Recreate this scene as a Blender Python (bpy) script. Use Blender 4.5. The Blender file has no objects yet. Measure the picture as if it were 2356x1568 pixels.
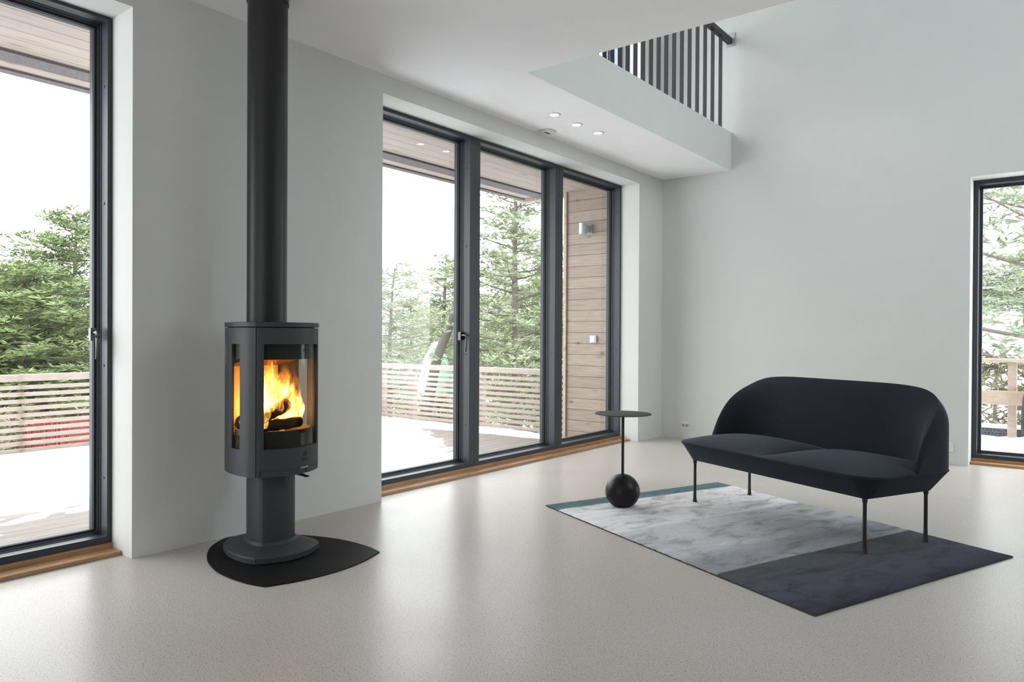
import bpy, bmesh, math, random
from mathutils import Vector, Matrix, noise
random.seed(7)
S = bpy.context.scene
COL = S.collection
PI = math.pi

# ------------------------------------------------------------------ camera
F, CX, CY, CZ = 1686.3229, 3.6637, -7.4186, 1.1
YAW, PITCH, ROLL = -0.6602, -0.0067, 0.0053
fw = Vector((math.sin(YAW)*math.cos(PITCH), math.cos(YAW)*math.cos(PITCH), math.sin(PITCH)))
r0 = Vector((math.cos(YAW), -math.sin(YAW), 0)); u0 = r0.cross(fw)
rr = r0*math.cos(ROLL)+u0*math.sin(ROLL); uu = -r0*math.sin(ROLL)+u0*math.cos(ROLL)
cam = bpy.data.cameras.new('camera'); co = bpy.data.objects.new('camera', cam); COL.objects.link(co)
cam.sensor_width = 36; cam.lens = F/2356*36; cam.clip_start = .05; cam.clip_end = 500
M = Matrix((rr, uu, -fw)).transposed().to_4x4(); M.translation = (CX, CY, CZ)
co.matrix_world = M
S.camera = co

# ------------------------------------------------------------------ world, daylight, exposure
SKY = 5.5
w = bpy.data.worlds.new('overcast_sky'); S.world = w; w.use_nodes = True
nt = w.node_tree; nt.nodes.clear()
bg = nt.nodes.new('ShaderNodeBackground'); out = nt.nodes.new('ShaderNodeOutputWorld')
tc = nt.nodes.new('ShaderNodeTexCoord'); sx = nt.nodes.new('ShaderNodeSeparateXYZ'); cr = nt.nodes.new('ShaderNodeValToRGB')
cr.color_ramp.elements[0].position = .0; cr.color_ramp.elements[0].color = (.86, .88, .9, 1)
cr.color_ramp.elements[1].position = .7; cr.color_ramp.elements[1].color = (1, 1.0, 1.03, 1)
nt.links.new(tc.outputs['Generated'], sx.inputs[0]); nt.links.new(sx.outputs['Z'], cr.inputs[0])
nt.links.new(cr.outputs[0], bg.inputs[0]); bg.inputs[1].default_value = SKY; nt.links.new(bg.outputs[0], out.inputs[0])

def area(name, loc, direction, sx_, sy_, energy=0, color=(1, 1, 1), portal=False):
    l = bpy.data.lights.new(name, 'AREA'); l.shape = 'RECTANGLE'; l.size = sx_; l.size_y = sy_
    l.energy = energy; l.color = color
    o = bpy.data.objects.new(name, l); COL.objects.link(o); o.location = loc
    o.rotation_euler = Vector(direction).to_track_quat('-Z', 'Z').to_euler()
    if portal: l.cycles.is_portal = True
    return o
# daylight portals at the glazed openings, then added fill lamps indoors
area('daylight_opening', (-.37, -2.33, 1.37), (1, 0, 0), 3.7, 2.8, portal=True)
area('daylight_opening', (-.37, -6.33, 1.37), (1, 0, 0), 1.3, 2.8, portal=True)
area('daylight_opening', (3.75, .37, 1.27), (0, -1, 0), 1.9, 2.6, portal=True)
area('daylight_opening', (-.37, -1.9, 4.2), (1, 0, 0), 2.9, 2.0, portal=True)
area('rear_daylight_fill', (2.7, -10.95, 1.5), (0, 1, 0), 4.2, 2.4, energy=52, color=(.93, .97, 1))  # added fill lamp behind the camera; the rear wall has no window
area('upper_daylight_fill', (7.2, -2.2, 4.6), (-1, .05, -.12), 3.2, 1.7, energy=115, color=(.84, .96, 1))  # added fill lamp for unseen upper windows; that wall has no opening

S.view_settings.view_transform = 'Standard'; S.view_settings.look = 'None'
S.view_settings.gamma = 1; S.view_settings.use_curve_mapping = False
S.view_settings.exposure = 0.24
S.cycles.max_bounces = 9; S.cycles.diffuse_bounces = 5; S.cycles.glossy_bounces = 4
S.cycles.transparent_max_bounces = 24; S.cycles.transmission_bounces = 4; S.cycles.volume_bounces = 0
S.cycles.caustics_reflective = False; S.cycles.caustics_refractive = False
S.cycles.sample_clamp_indirect = 30

# ------------------------------------------------------------------ materials
def mat(name):
    m = bpy.data.materials.new(name); m.use_nodes = True
    return m, m.node_tree, m.node_tree.nodes['Principled BSDF']
def N(nt, t, **kw):
    n = nt.nodes.new('ShaderNode'+t)
    for k, v in kw.items(): setattr(n, k, v)
    return n
def ramp(nt, src, stops):
    c = N(nt, 'ValToRGB'); e = c.color_ramp.elements
    while len(e) < len(stops): e.new(.5)
    for x, (p, col) in zip(e, stops): x.position = p; x.color = (*col, 1)
    nt.links.new(src, c.inputs[0]); return c.outputs[0]
def coords(nt, scale=(1, 1, 1), rot=(0, 0, 0), kind='Object'):
    t = N(nt, 'TexCoord'); mp = N(nt, 'Mapping')
    mp.inputs['Scale'].default_value = scale; mp.inputs['Rotation'].default_value = rot
    nt.links.new(t.outputs[kind], mp.inputs[0]); return mp.outputs[0]
def noise_tex(nt, vec, scale, detail=3, rough=.5, dist=0):
    n = N(nt, 'TexNoise'); n.inputs['Scale'].default_value = scale; n.inputs['Detail'].default_value = detail
    n.inputs['Roughness'].default_value = rough; n.inputs['Distortion'].default_value = dist
    nt.links.new(vec, n.inputs['Vector']); return n.outputs[0]
def mixc(nt, fac, a, b, mode='MIX'):
    m = N(nt, 'Mix', data_type='RGBA', blend_type=mode)
    for s, v in ((m.inputs[0], fac), (m.inputs[6], a), (m.inputs[7], b)):
        if isinstance(v, bpy.types.NodeSocket): nt.links.new(v, s)
        elif isinstance(v, (int, float)): s.default_value = v
        else: s.default_value = (*v, 1)
    return m.outputs[2]
def bump(nt, b, h, strength=.1, dist=.01):
    n = N(nt, 'Bump'); n.inputs['Strength'].default_value = strength; n.inputs['Distance'].default_value = dist
    nt.links.new(h, n.inputs['Height']); nt.links.new(n.outputs[0], b.inputs['Normal'])
def simple(name, c, rough=.5, metal=0, spec=.5, var=.08, nscale=60, bstr=0, sheen=0):
    m, nt, b = mat(name)
    v = coords(nt); n = noise_tex(nt, v, nscale, 3)
    lo = tuple(x*(1-var) for x in c); hi = tuple(min(1, x*(1+var)) for x in c)
    nt.links.new(ramp(nt, n, [(.3, lo), (.7, hi)]), b.inputs['Base Color'])
    b.inputs['Roughness'].default_value = rough; b.inputs['Metallic'].default_value = metal
    b.inputs['Specular IOR Level'].default_value = spec
    if bstr: bump(nt, b, n, bstr, .002)
    if sheen: b.inputs['Sheen Weight'].default_value = sheen; b.inputs['Sheen Roughness'].default_value = .4
    return m
MT = {}
MT['wall'] = simple('pale_grey_green_wall_paint', (.645, .65, .63), .85, spec=.25, var=.012, nscale=5, bstr=.02)
MT['ceiling'] = simple('white_ceiling_paint', (.91, .905, .915), .9, spec=.2, var=.01, nscale=5)
MT['frame'] = simple('dark_grey_window_aluminium', (.031, .0355, .046), .42, 0, .42, .04, 80)
MT['frame_sky_tint'] = simple('sky_tinted_window_frame', (.30, .38, .47), .5)  # upper frame: sky reflection painted in as a paler, bluer base colour
MT['gasket'] = simple('black_rubber_gasket', (.012, .012, .013), .6)
MT['steel'] = simple('brushed_steel', (.45, .45, .46), .3, 1, .5, .05, 200)
MT['stove'] = simple('dark_grey_cast_iron_paint', (.037, .039, .046), .52, 0, .4, .05, 400, .03)
MT['pipe'] = simple('matt_black_flue_paint', (.0095, .01, .011), .42, 0, .42, .05, 300)
MT['iron_black'] = simple('black_iron', (.011, .011, .011), .7, 0, .2)
MT['hearth'] = simple('black_steel_floor_plate', (.005, .005, .005), .62, 0, .15, .05, 60)
MT['olive'] = simple('olive_sheen_steel', (.17, .185, .125), .5)  # inner plates: reflected brightness is mixed into this olive base colour
MT['vermic'] = simple('vermiculite_fire_board', (.52, .36, .2), .9, 0, .2, .2, 160, .1)
MT['table'] = simple('charcoal_powder_coat', (.028, .0265, .028), .55, 0, .3, .05, 300)
MT['ball'] = simple('black_polished_stone_ball', (.009, .0085, .009), .38, 0, .25, .4, 14)
MT['leg'] = simple('black_sofa_leg_metal', (.016, .015, .016), .45)
MT['plastic'] = simple('white_plastic', (.72, .71, .69), .4, 0, .5, .02)
MT['plastic_dark'] = simple('socket_hole_grey', (.06, .055, .05), .5)
MT['grey_plastic'] = simple('pale_grey_outdoor_plastic', (.5, .52, .55), .45)
MT['alu_lamp'] = simple('grey_aluminium_lamp', (.42, .45, .48), .4, .3)
MT['bar'] = simple('anthracite_steel_bar', (.028, .027, .029), .5, 0, .35)
MT['felt'] = simple('grey_felt_eaves_strip', (.15, .135, .135), .95, 0, .1, .35, 120)
MT['snow'] = simple('white_snow', (.86, .88, .9), .8, 0, .2, .03, 3, .2)
MT['needle'] = None
MT['red_wood'] = simple('red_painted_boards', (.32, .05, .04), .8, 0, .2, .2, 12)
MT['tarp'] = simple('pale_green_tarpaulin', (.26, .42, .36), .5, 0, .4, .12, 5, .2)
MT['membrane'] = simple('dark_grey_dimpled_sheet', (.06, .065, .08), .45)
MT['bundle'] = simple('black_cloth', (.012, .011, .013), .9)
MT['char'] = simple('charred_bark', (.035, .018, .01), .95, 0, .1, .7, 45, .8)
MT['chrome'] = simple('bright_metal_strip', (.6, .58, .54), .3, 1)
MT['emblem'] = simple('raised_dark_emblem', (.028, .028, .031), .6)
MT['ash'] = simple('glowing_ash_bed', (.09, .045, .025), .95, 0, .1, .6, 60, .5)
MT['lens'] = None

def fabric():
    m, nt, b = mat('dark_slate_wool_fabric'); v = coords(nt)
    n = noise_tex(nt, v, 420, 2); n2 = noise_tex(nt, v, 6, 2)
    c = mixc(nt, .5, ramp(nt, n, [(.25, (.008, .010, .0145)), (.75, (.021, .026, .034))]), ramp(nt, n2, [(.3, (.014, .017, .022)), (.7, (.018, .021, .027))]))
    nt.links.new(c, b.inputs['Base Color']); b.inputs['Roughness'].default_value = .9; b.inputs['Specular IOR Level'].default_value = .2
    b.inputs['Sheen Weight'].default_value = .12; b.inputs['Sheen Roughness'].default_value = .45; b.inputs['Sheen Tint'].default_value = (.6, .7, .85, 1)
    bump(nt, b, n, .25, .001); return m
MT['fabric'] = fabric()

def floor_mat():
    m, nt, b = mat('polished_terrazzo_concrete'); v = coords(nt)
    n = noise_tex(nt, v, 175, 2, .6); n2 = noise_tex(nt, v, 90, 2, .6); big = noise_tex(nt, v, 1.3, 3)
    base = ramp(nt, big, [(.3, (.50, .455, .425)), (.7, (.53, .49, .46))])
    dark = ramp(nt, n, [(.33, (.30, .29, .28)), (.43, (1, 1, 1))])
    lite = ramp(nt, n2, [(.60, (0, 0, 0)), (.75, (.10, .10, .095))])
    c = mixc(nt, 1, base, dark, 'MULTIPLY'); c = mixc(nt, 1, c, lite, 'ADD')
    nt.links.new(c, b.inputs['Base Color'])
    ro = ramp(nt, noise_tex(nt, v, 3, 4), [(.3, (.29,)*3), (.7, (.33,)*3)]); nt.links.new(ro, b.inputs['Roughness'])
    b.inputs['Specular IOR Level'].default_value = .2
    return m
MT['floor'] = floor_mat()

def wood(name, a, bcol, scale=(1, 12, 12), nsc=6, rough=.55, knots=None, plank=None, axis=0, gap=(.03, .022, .016)):
    """long grain along one axis; plank = (axis index, width) adds board joints"""
    m, nt, b = mat(name); v = coords(nt, scale)
    n = noise_tex(nt, v, nsc, 5, .6, .6)
    c = ramp(nt, n, [(.3, a), (.72, bcol)])
    t = N(nt, 'TexCoord'); sp = N(nt, 'SeparateXYZ'); nt.links.new(t.outputs['Object'], sp.inputs[0])
    if plank:
        d = N(nt, 'Math', operation='DIVIDE'); nt.links.new(sp.outputs[plank[0]], d.inputs[0]); d.inputs[1].default_value = plank[1]
        fl = N(nt, 'Math', operation='FLOOR'); nt.links.new(d.outputs[0], fl.inputs[0])
        wn = N(nt, 'TexWhiteNoise', noise_dimensions='1D'); nt.links.new(fl.outputs[0], wn.inputs['W'])
        tint = ramp(nt, wn.outputs[0], [(0, (.86, .85, .84)), (1, (1.0, 1.0, 1.0))]); c = mixc(nt, 1, c, tint, 'MULTIPLY')
    if knots:
        vv = coords(nt, knots[0]); vo = N(nt, 'TexVoronoi'); vo.inputs['Scale'].default_value = knots[1]; nt.links.new(vv, vo.inputs['Vector'])
        sh = N(nt, 'VectorMath', operation='ADD')
        k = ramp(nt, vo.outputs['Distance'], [(.05, knots[2]), (.10, (.8, .76, .72)), (.22, (1, 1, 1))]); c = mixc(nt, 1, c, k, 'MULTIPLY')
    if plank:
        fr = N(nt, 'Math', operation='FRACT'); nt.links.new(d.outputs[0], fr.inputs[0])
        g = ramp(nt, fr.outputs[0], [(0, (1, 1, 1)), (plank[2], (1, 1, 1)), (plank[2]+.004, (0, 0, 0)), (.9999, (0, 0, 0))])
        c = mixc(nt, g, c, gap)
    nt.links.new(c, b.inputs['Base Color']); b.inputs['Roughness'].default_value = rough; b.inputs['Specular IOR Level'].default_value = .3
    bump(nt, b, n, .15, .002); return m
MT['oak'] = wood('oiled_oak', (.30, .16, .075), (.46, .27, .145), (14, 1.2, 14), 5, .45)
MT['oak'].node_tree.nodes['Principled BSDF'].inputs['Specular IOR Level'].default_value = .6; MT['oak'].node_tree.nodes['Principled BSDF'].inputs['Roughness'].default_value = .27
MT['oak_x'] = wood('oiled_oak_crosswise', (.30, .16, .075), (.46, .27, .145), (1.2, 14, 14), 5, .45)
MT['soffit'] = wood('pale_pine_soffit', (.34, .28, .25), (.43, .375, .34), (14, .8, 14), 4, .7, ((9, 2.6, 0), .8, (.55, .45, .38)), (0, .145, .03))
MT['cladding'] = wood('pale_larch_cladding', (.27, .205, .165), (.38, .315, .265), (.9, 14, 16), 4, .7, ((5, 0, 10), .75, (.40, .31, .25)), (2, .127, .035))
MT['rail'] = wood('weathered_pine_rail', (.29, .235, .20), (.39, .325, .285), (3, 3, 20), 3, .75, ((5, 5, 0), .8, (.6, .5, .42)))
MT['newwood'] = wood('fresh_pine_lumber', (.36, .27, .21), (.46, .37, .30), (3, 3, 12), 3, .7, ((4, 0, 10), .8, (.65, .5, .4)))
MT['deck'] = wood('weathered_terrace_boards', (.13, .105, .092), (.225, .19, .168), (16, 1.0, 16), 4, .6, None, (0, .12, .05))
MT['bark'] = wood('grey_brown_bark', (.10, .085, .075), (.20, .165, .14), (10, 10, 2), 6, .95)

MT['dark_bark'] = wood('dark_wet_bark', (.04, .035, .032), (.11, .095, .085), (10, 10, 3), 6, .9)

def glass(name, tint=(.93, .96, .95), base=.045):
    m, nt, b = mat(name); nt.nodes.remove(b); o = nt.nodes['Material Output']
    tr = N(nt, 'BsdfTransparent'); tr.inputs[0].default_value = (*tint, 1); gl = N(nt, 'BsdfGlossy'); gl.inputs['Roughness'].default_value = 0.0
    lw = N(nt, 'LayerWeight'); lw.inputs[0].default_value = .5
    p = N(nt, 'Math', operation='POWER'); nt.links.new(lw.outputs['Facing'], p.inputs[0]); p.inputs[1].default_value = 5
    ma = N(nt, 'Math', operation='MULTIPLY_ADD'); nt.links.new(p.outputs[0], ma.inputs[0]); ma.inputs[1].default_value = 1-base; ma.inputs[2].default_value = base
    mx = N(nt, 'MixShader'); nt.links.new(ma.outputs[0], mx.inputs[0]); nt.links.new(tr.outputs[0], mx.inputs[1]); nt.links.new(gl.outputs[0], mx.inputs[2])
    nt.links.new(mx.outputs[0], o.inputs[0]); return m
MT['glass'] = glass('clear_window_glass')
MT['stove_glass'] = glass('stove_ceramic_glass', (.93, .92, .88), .012)

def needles(name, a, bcol):
    m, nt, b = mat(name); v = coords(nt)
    n = noise_tex(nt, v, 2.2, 3)
    oi = N(nt, 'ObjectInfo'); c = ramp(nt, n, [(.3, a), (.7, bcol)])
    tint = ramp(nt, oi.outputs['Random'], [(0, (.8, .85, .8)), (1, (1.1, 1.1, 1.0))])
    c = mixc(nt, 1, c, tint, 'MULTIPLY')
    nt.links.new(c, b.inputs['Base Color']); b.inputs['Roughness'].default_value = .7; b.inputs['Specular IOR Level'].default_value = .2
    return m
MT['needle'] = needles('pine_needles', (.095, .13, .055), (.27, .325, .155))
MT['needle_grey'] = needles('hazed_grey_spruce_needles', (.165, .19, .125), (.30, .33, .23))  # grey needle tone, lightened further to paint in the glare haze
MT['bush'] = needles('bare_undergrowth_twigs', (.14, .11, .08), (.24, .22, .14))

def emit(name, c, s):
    m, nt, b = mat(name); nt.nodes.remove(b); e = N(nt, 'Emission'); e.inputs[0].default_value = (*c, 1); e.inputs[1].default_value = s
    nt.links.new(e.outputs[0], nt.nodes['Material Output'].inputs[0]); return m
MT['lens'] = emit('warm_downlight_lens', (1, .82, .6), 14)
FLAME = 1.0
def flame_mat():
    m, nt, b = mat('wood_fire_flames'); nt.nodes.remove(b); o = nt.nodes['Material Output']
    v = coords(nt, (13, 13, 5)); n = noise_tex(nt, v, 1.6, 4, .6, 1.6)
    t = N(nt, 'TexCoord'); sp = N(nt, 'SeparateXYZ'); nt.links.new(t.outputs['Generated'], sp.inputs[0])
    hot = N(nt, 'Math', operation='MULTIPLY_ADD'); nt.links.new(sp.outputs[2], hot.inputs[0]); hot.inputs[1].default_value = -.22; nt.links.new(n, hot.inputs[2])
    col = ramp(nt, hot.outputs[0], [(.22, (1, .17, .01)), (.40, (1, .33, .035)), (.58, (1, .62, .22))])
    st = ramp(nt, hot.outputs[0], [(.22, (.012,)*3), (.38, (.12,)*3), (.52, (.75,)*3), (.62, (1,)*3)])
    ms = N(nt, 'Math', operation='MULTIPLY'); nt.links.new(st, ms.inputs[0]); ms.inputs[1].default_value = 90*FLAME
    e = N(nt, 'Emission'); nt.links.new(col, e.inputs[0]); nt.links.new(ms.outputs[0], e.inputs[1])
    nt.links.new(e.outputs[0], o.inputs['Volume']); return m
MT['flame'] = flame_mat()

# ------------------------------------------------------------------ mesh helpers
class MB:
    def __init__(s): s.v = []; s.f = []; s.mi = []; s.cur = 0
    def add(s, vs, fs):
        o = len(s.v); s.v += [tuple(x) for x in vs]; s.f += [tuple(i+o for i in f) for f in fs]; s.mi += [s.cur]*len(fs); return s
    def box(s, x0, x1, y0, y1, z0, z1):
        x0, x1 = min(x0, x1), max(x0, x1); y0, y1 = min(y0, y1), max(y0, y1); z0, z1 = min(z0, z1), max(z0, z1)
        vs = [(x, y, z) for z in (z0, z1) for y in (y0, y1) for x in (x0, x1)]
        return s.add(vs, [(0, 2, 3, 1), (4, 5, 7, 6), (0, 1, 5, 4), (2, 6, 7, 3), (0, 4, 6, 2), (1, 3, 7, 5)])
    def prism(s, poly, z0, z1):
        n = len(poly); vs = [(x, y, z0) for x, y in poly]+[(x, y, z1) for x, y in poly]
        return s.add(vs, [tuple(range(n-1, -1, -1)), tuple(range(n, 2*n))]+[(i, (i+1) % n, n+(i+1) % n, n+i) for i in range(n)])
    def loft(s, rings, cap0=True, cap1=True, closed=True):
        n = len(rings[0]); vs = [p for r in rings for p in r]; fs = []
        for k in range(len(rings)-1):
            for i in range(n if closed else n-1):
                j = (i+1) % n; fs.append((k*n+i, k*n+j, (k+1)*n+j, (k+1)*n+i))
        if cap0: fs.append(tuple(range(n-1, -1, -1)))
        if cap1: fs.append(tuple((len(rings)-1)*n+i for i in range(n)))
        return s.add(vs, fs)
    def tube(s, pts, rad, n=10, caps=True):
        pts = [Vector(p) for p in pts]; rads = rad if isinstance(rad, (list, tuple)) else [rad]*len(pts); rings = []
        up = Vector((0, 0, 1)); d0 = (pts[1]-pts[0]).normalized()
        if abs(d0.z) > .95: up = Vector((1, 0, 0))
        for i, p in enumerate(pts):
            d = (pts[min(i+1, len(pts)-1)]-pts[max(i-1, 0)]).normalized(); a = up.cross(d).normalized(); b = d.cross(a)
            rings.append([p+a*math.cos(2*PI*k/n)*rads[i]+b*math.sin(2*PI*k/n)*rads[i] for k in range(n)])
        return s.loft(rings, caps, caps)
    def lathe(s, prof, c=(0, 0, 0), n=32, axis='z'):
        rings = []
        for r, h in prof:
            ring = []
            for k in range(n):
                a = 2*PI*k/n; x, y = r*math.cos(a), r*math.sin(a)
                p = (x, y, h) if axis == 'z' else ((h, x, y) if axis == 'x' else (y, h, x))
                ring.append((c[0]+p[0], c[1]+p[1], c[2]+p[2]))
            rings.append(ring)
        return s.loft(rings)
    def build(s, name, m, parent=None, bevel=0, smooth=None, sub=0, seg=2):
        me = bpy.data.meshes.new(name); me.from_pydata(s.v, [], s.f); me.update()
        bm = bmesh.new(); bm.from_mesh(me); bmesh.ops.recalc_face_normals(bm, faces=bm.faces); bm.to_mesh(me); bm.free()
        ms = m if isinstance(m, (list, tuple)) else [m]
        for x in ms: me.materials.append(x)
        if len(ms) > 1:
            for p, i in zip(me.polygons, s.mi): p.material_index = i
        o = bpy.data.objects.new(name, me); COL.objects.link(o)
        if parent: o.parent = parent
        if smooth is not None:
            me.polygons.foreach_set('use_smooth', [True]*len(me.polygons)); me.update()
            if smooth < 180: me.set_sharp_from_angle(angle=math.radians(smooth))
        if bevel:
            b = o.modifiers.new('bevel', 'BEVEL'); b.width = bevel; b.segments = seg; b.limit_method = 'ANGLE'; b.angle_limit = math.radians(40)
        if sub:
            b = o.modifiers.new('subdivision', 'SUBSURF'); b.levels = sub; b.render_levels = sub
        return o
def tag(o, label=None, cat=None, group=None, kind=None):
    if label: o['label'] = label
    if cat: o['category'] = cat
    if group: o['group'] = group
    if kind: o['kind'] = kind
    return o
def thing(name, label=None, cat=None, loc=(0, 0, 0), rotz=0, group=None, kind=None):
    o = bpy.data.objects.new(name, None); COL.objects.link(o); o.location = loc; o.rotation_euler = (0, 0, rotz); o.empty_display_size = .1
    return tag(o, label, cat, group, kind)
def dup(o, parent=None):
    c = o.copy(); COL.objects.link(c)
    if parent: c.parent = parent
    for ch in list(o.children): dup(ch, c)
    return c
def catmull(pts, n=8, closed=False):
    out = []; L = len(pts); P = [Vector(p) for p in pts]
    rng = range(L if closed else L-1)
    for i in rng:
        g = lambda k: P[k % L] if closed else P[max(0, min(L-1, k))]
        a, b, c, d = g(i-1), g(i), g(i+1), g(i+2)
        for k in range(n):
            t = k/n; out.append(.5*((2*b)+(c-a)*t+(2*a-5*b+4*c-d)*t*t+(3*b-a-3*c+d)*t**3))
    if not closed: out.append(P[-1])
    return out

# ------------------------------------------------------------------ room shell
H = 2.8303; HT = 3.2247; XR, YR, ZT = 7.5, -11.0, 5.7
def struct(o, label=None): o['kind'] = 'structure'; return o
struct(MB().box(-.36, XR+.3, YR-.3, .36, -.2, 0).build('floor', MT['floor']))
# window wall: pieces round the two floor-to-ceiling openings and the upper window
mb = MB()
TW = .36
def wbox(y0, y1, z0, z1): mb.box(-TW, 0, y0, y1, z0, z1)
wbox(-.5384, .36, 0, ZT); wbox(-5.7272, -4.1061, 0, ZT); wbox(YR-.3, -6.95, 0, ZT)
wbox(-4.1061, -.5384, 2.7033, 3.3); wbox(-6.95, -5.7272, 2.6941, ZT); wbox(-4.1061, -3.3, 3.3, ZT); wbox(-3.3, -.5384, 5.1, ZT)
struct(mb.build('wall_left', MT['wall']))
mb = MB()
mb.box(0, 2.902, 0, TW, 0, ZT); mb.box(2.902, 4.6, 0, TW, 2.494, ZT); mb.box(4.6, XR, 0, TW, 0, ZT);
struct(mb.build('wall_back', MT['wall']))
mb = MB()
mb.box(XR, XR+.3, YR-.3, .36, -.2, ZT)
struct(mb.build('wall_right', MT['wall']))
mb = MB(); mb.box(0, XR, YR-.3, YR, -.2, ZT)
struct(mb.build('wall_rear', MT['wall']))
# loft slab: white underside, wall-coloured edge round the void
mb = MB()
mb.box(0, XR, YR, -3.5504, H, HT); mb.box(0, .7755, -3.5504, 0, H, HT)
ce = mb.build('ceiling', [MT['ceiling'], MT['wall']]); struct(ce)
for p in ce.data.polygons: p.material_index = 0 if abs(p.normal.z) > .5 else 1
struct(MB().box(-TW, XR+.3, YR-.3, TW, ZT, ZT+.3).build('ceiling_upper', MT['ceiling']))

# ------------------------------------------------------------------ windows
PROF = [(0, 0), (0, .062), (-.068, .062), (-.068, .0655), (-.080, .0655), (-.080, .0700), (-.085, .0700), (-.085, .0725), (-.098, .0725),
        (-.098, .0770), (-.103, .0770), (-.103, .0800), (-.118, .0800), (-.118, .085), (-.150, .085), (-.150, .0)]
def frame_ring(y0, y1, z0, z1, mapper):
    mb = MB(); rings = []
    for d, i in PROF:
        rings.append([mapper(d, y0+i, z0+i), mapper(d, y1-i, z0+i), mapper(d, y1-i, z1-i), mapper(d, y0+i, z1-i)])
    rings.append(rings[0]); mb.loft(rings, False, False); return mb
mapL = lambda d, y, z: (-.215+d, y, z)
mapB = lambda d, x, z: (x, .215-d, z)
def pane(mb, y0, y1, z0, z1, mapper, d=-.114):
    i = .079; ps = []
    for dd in (d-.003, d+.003):
        ps += [mapper(dd, y0+i, z0+i), mapper(dd, y1-i, z0+i), mapper(dd, y1-i, z1-i), mapper(dd, y0+i, z1-i)]
    return ps
def window_unit(win, y0, y1, z0, z1, mapper, caps=(), handle=None, head_caps=(), fm='frame'):
    fr = frame_ring(y0, y1, z0, z1, mapper).build('window_frame', MT[fm], win, smooth=30)
    mb = MB(); i = .078
    mb.add([mapper(-.114, y0+i, z0+i), mapper(-.114, y1-i, z0+i), mapper(-.114, y1-i, z1-i), mapper(-.114, y0+i, z1-i)], [(0, 1, 2, 3)])
    mb.build('window_pane', MT['glass'], fr)
    # black rubber glazing bead at the foot of the pane
    g = MB(); rings = []
    for d, j in [(-.100, .0735), (-.100, .0835), (-.111, .0865), (-.111, .0735)]:
        rings.append([mapper(d, y0+j, z0+j), mapper(d, y1-j, z0+j), mapper(d, y1-j, z1-j), mapper(d, y0+j, z1-j)])
    rings.append(rings[0]); g.loft(rings, False, False); g.build('gasket', MT['gasket'], fr)
    for z in caps:
        for yy, sg in ((y1-.062, -1), (y0+.062, 1)):
            c = MB(); n = 14; a = [mapper(-.038+.0085*math.cos(2*PI*k/n), yy, z+.0085*math.sin(2*PI*k/n)) for k in range(n)]
            b = [mapper(-.038+.0065*math.cos(2*PI*k/n), yy+sg*.003, z+.0065*math.sin(2*PI*k/n)) for k in range(n)]
            c.loft([a, b]); c.build('screw_cap', MT['grey_plastic'] if False else MT['frame'], fr, smooth=40)
    for yy in head_caps:
        c = MB(); n = 14
        c.loft([[mapper(-.038+.0085*math.cos(2*PI*k/n), yy+.0085*math.sin(2*PI*k/n), z1-.062) for k in range(n)],
                [mapper(-.038+.0065*math.cos(2*PI*k/n), yy+.0065*math.sin(2*PI*k/n), z1-.065) for k in range(n)]]); c.build('screw_cap', MT['frame'], fr, smooth=40)
    if handle:
        hz = handle; yh = y1-.062-.026-(.014 if z1 and y1 < -5 else 0)
        hm = MB(); rose = []
        hm.box(-.215-.085, -.215-.060, yh-.014, yh+.014, hz-.035, hz+.03)
        hm.tube([(-.215-.062, yh, hz+.005), (-.215-.022, yh, hz+.006), (-.215-.010, yh-.002, hz-.002), (-.215-.008, yh-.003, hz-.02), (-.215-.012, yh-.004, hz-.125)], [.009, .009, .010, .010, .008], 10)
        hm.build('window_handle', MT['steel_dark'], fr, smooth=40)
    return fr
MT['steel_dark'] = simple('dark_steel_handle', (.10, .10, .105), .3, .8)
ZB, ZW = .017, 2.739
w1 = thing('window_1', kind='structure', loc=(0, 0, 0)); w2 = thing('window_2', kind='structure'); w3 = thing('window_3', kind='structure'); w4 = thing('window_4', kind='structure')
window_unit(w1, -6.96, -5.689, ZB, ZW, mapL, (2.35, 1.76, .94, .37), 1.10)
window_unit(w2, -4.142, -2.9195, ZB, ZW, mapL, (2.45, 1.82, .95, .38), 1.10, (-3.55,))
window_unit(w2, -2.9180, -1.7115, ZB, ZW, mapL, (2.45, 1.80, .95, .37))
window_unit(w2, -1.7100, -.500, ZB, ZW, mapL, (2.42, 1.80, .96), None, (-1.1,))
window_unit(w3, 2.879, 4.62, ZB, 2.518, mapB, (1.9, 1.2, .5))
window_unit(w4, -3.26, -.56, 3.3, 5.0, mapL, fm='frame_sky_tint')
for wn, (y0, y1) in ((w1, (-6.95, -5.7272)), (w2, (-4.1061, -.5384))):
    MB().box(-.36, -.203, y0, y1, 0, .045).build('sill_riser', MT['oak'], wn, .002)
    MB().box(-.203, -.104, y0, y1, 0, .021).build('window_sill', MT['oak'], wn, .002)
MB().box(2.902, 4.6, .203, .36, 0, .045).build('sill_riser', MT['oak_x'], w3, .002)
MB().box(2.902, 4.6, .104, .203, 0, .021).build('window_sill', MT['oak_x'], w3, .002)

# ------------------------------------------------------------------ loft railing
rl = thing('loft_railing', 'anthracite bar railing on the loft edge above the void', 'railing', (.7655, -1.8, HT))
ys = [-.257, -.455, -.64, -.82, -.996, -1.163, -1.323, -1.48, -1.626, -1.769, -1.91, -2.043, -2.172, -2.297, -2.417, -2.534, -2.647, -2.757, -2.864, -2.97, -3.07, -3.17, -3.27, -3.37]
for y in ys: MB().box(-.026, .010, y+1.8-.008, y+1.8+.002, .0, .915).build('baluster', MT['bar'], rl, .001)
MB().box(-.034, .016, -1.75, 1.79, .915, .975).build('handrail', MT['bar'], rl, .002)
MB().box(-.05, .045, 1.788, 1.7985, .895, 1.03).build('wall_bracket', MT['alu_lamp'], rl, .001)

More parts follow.
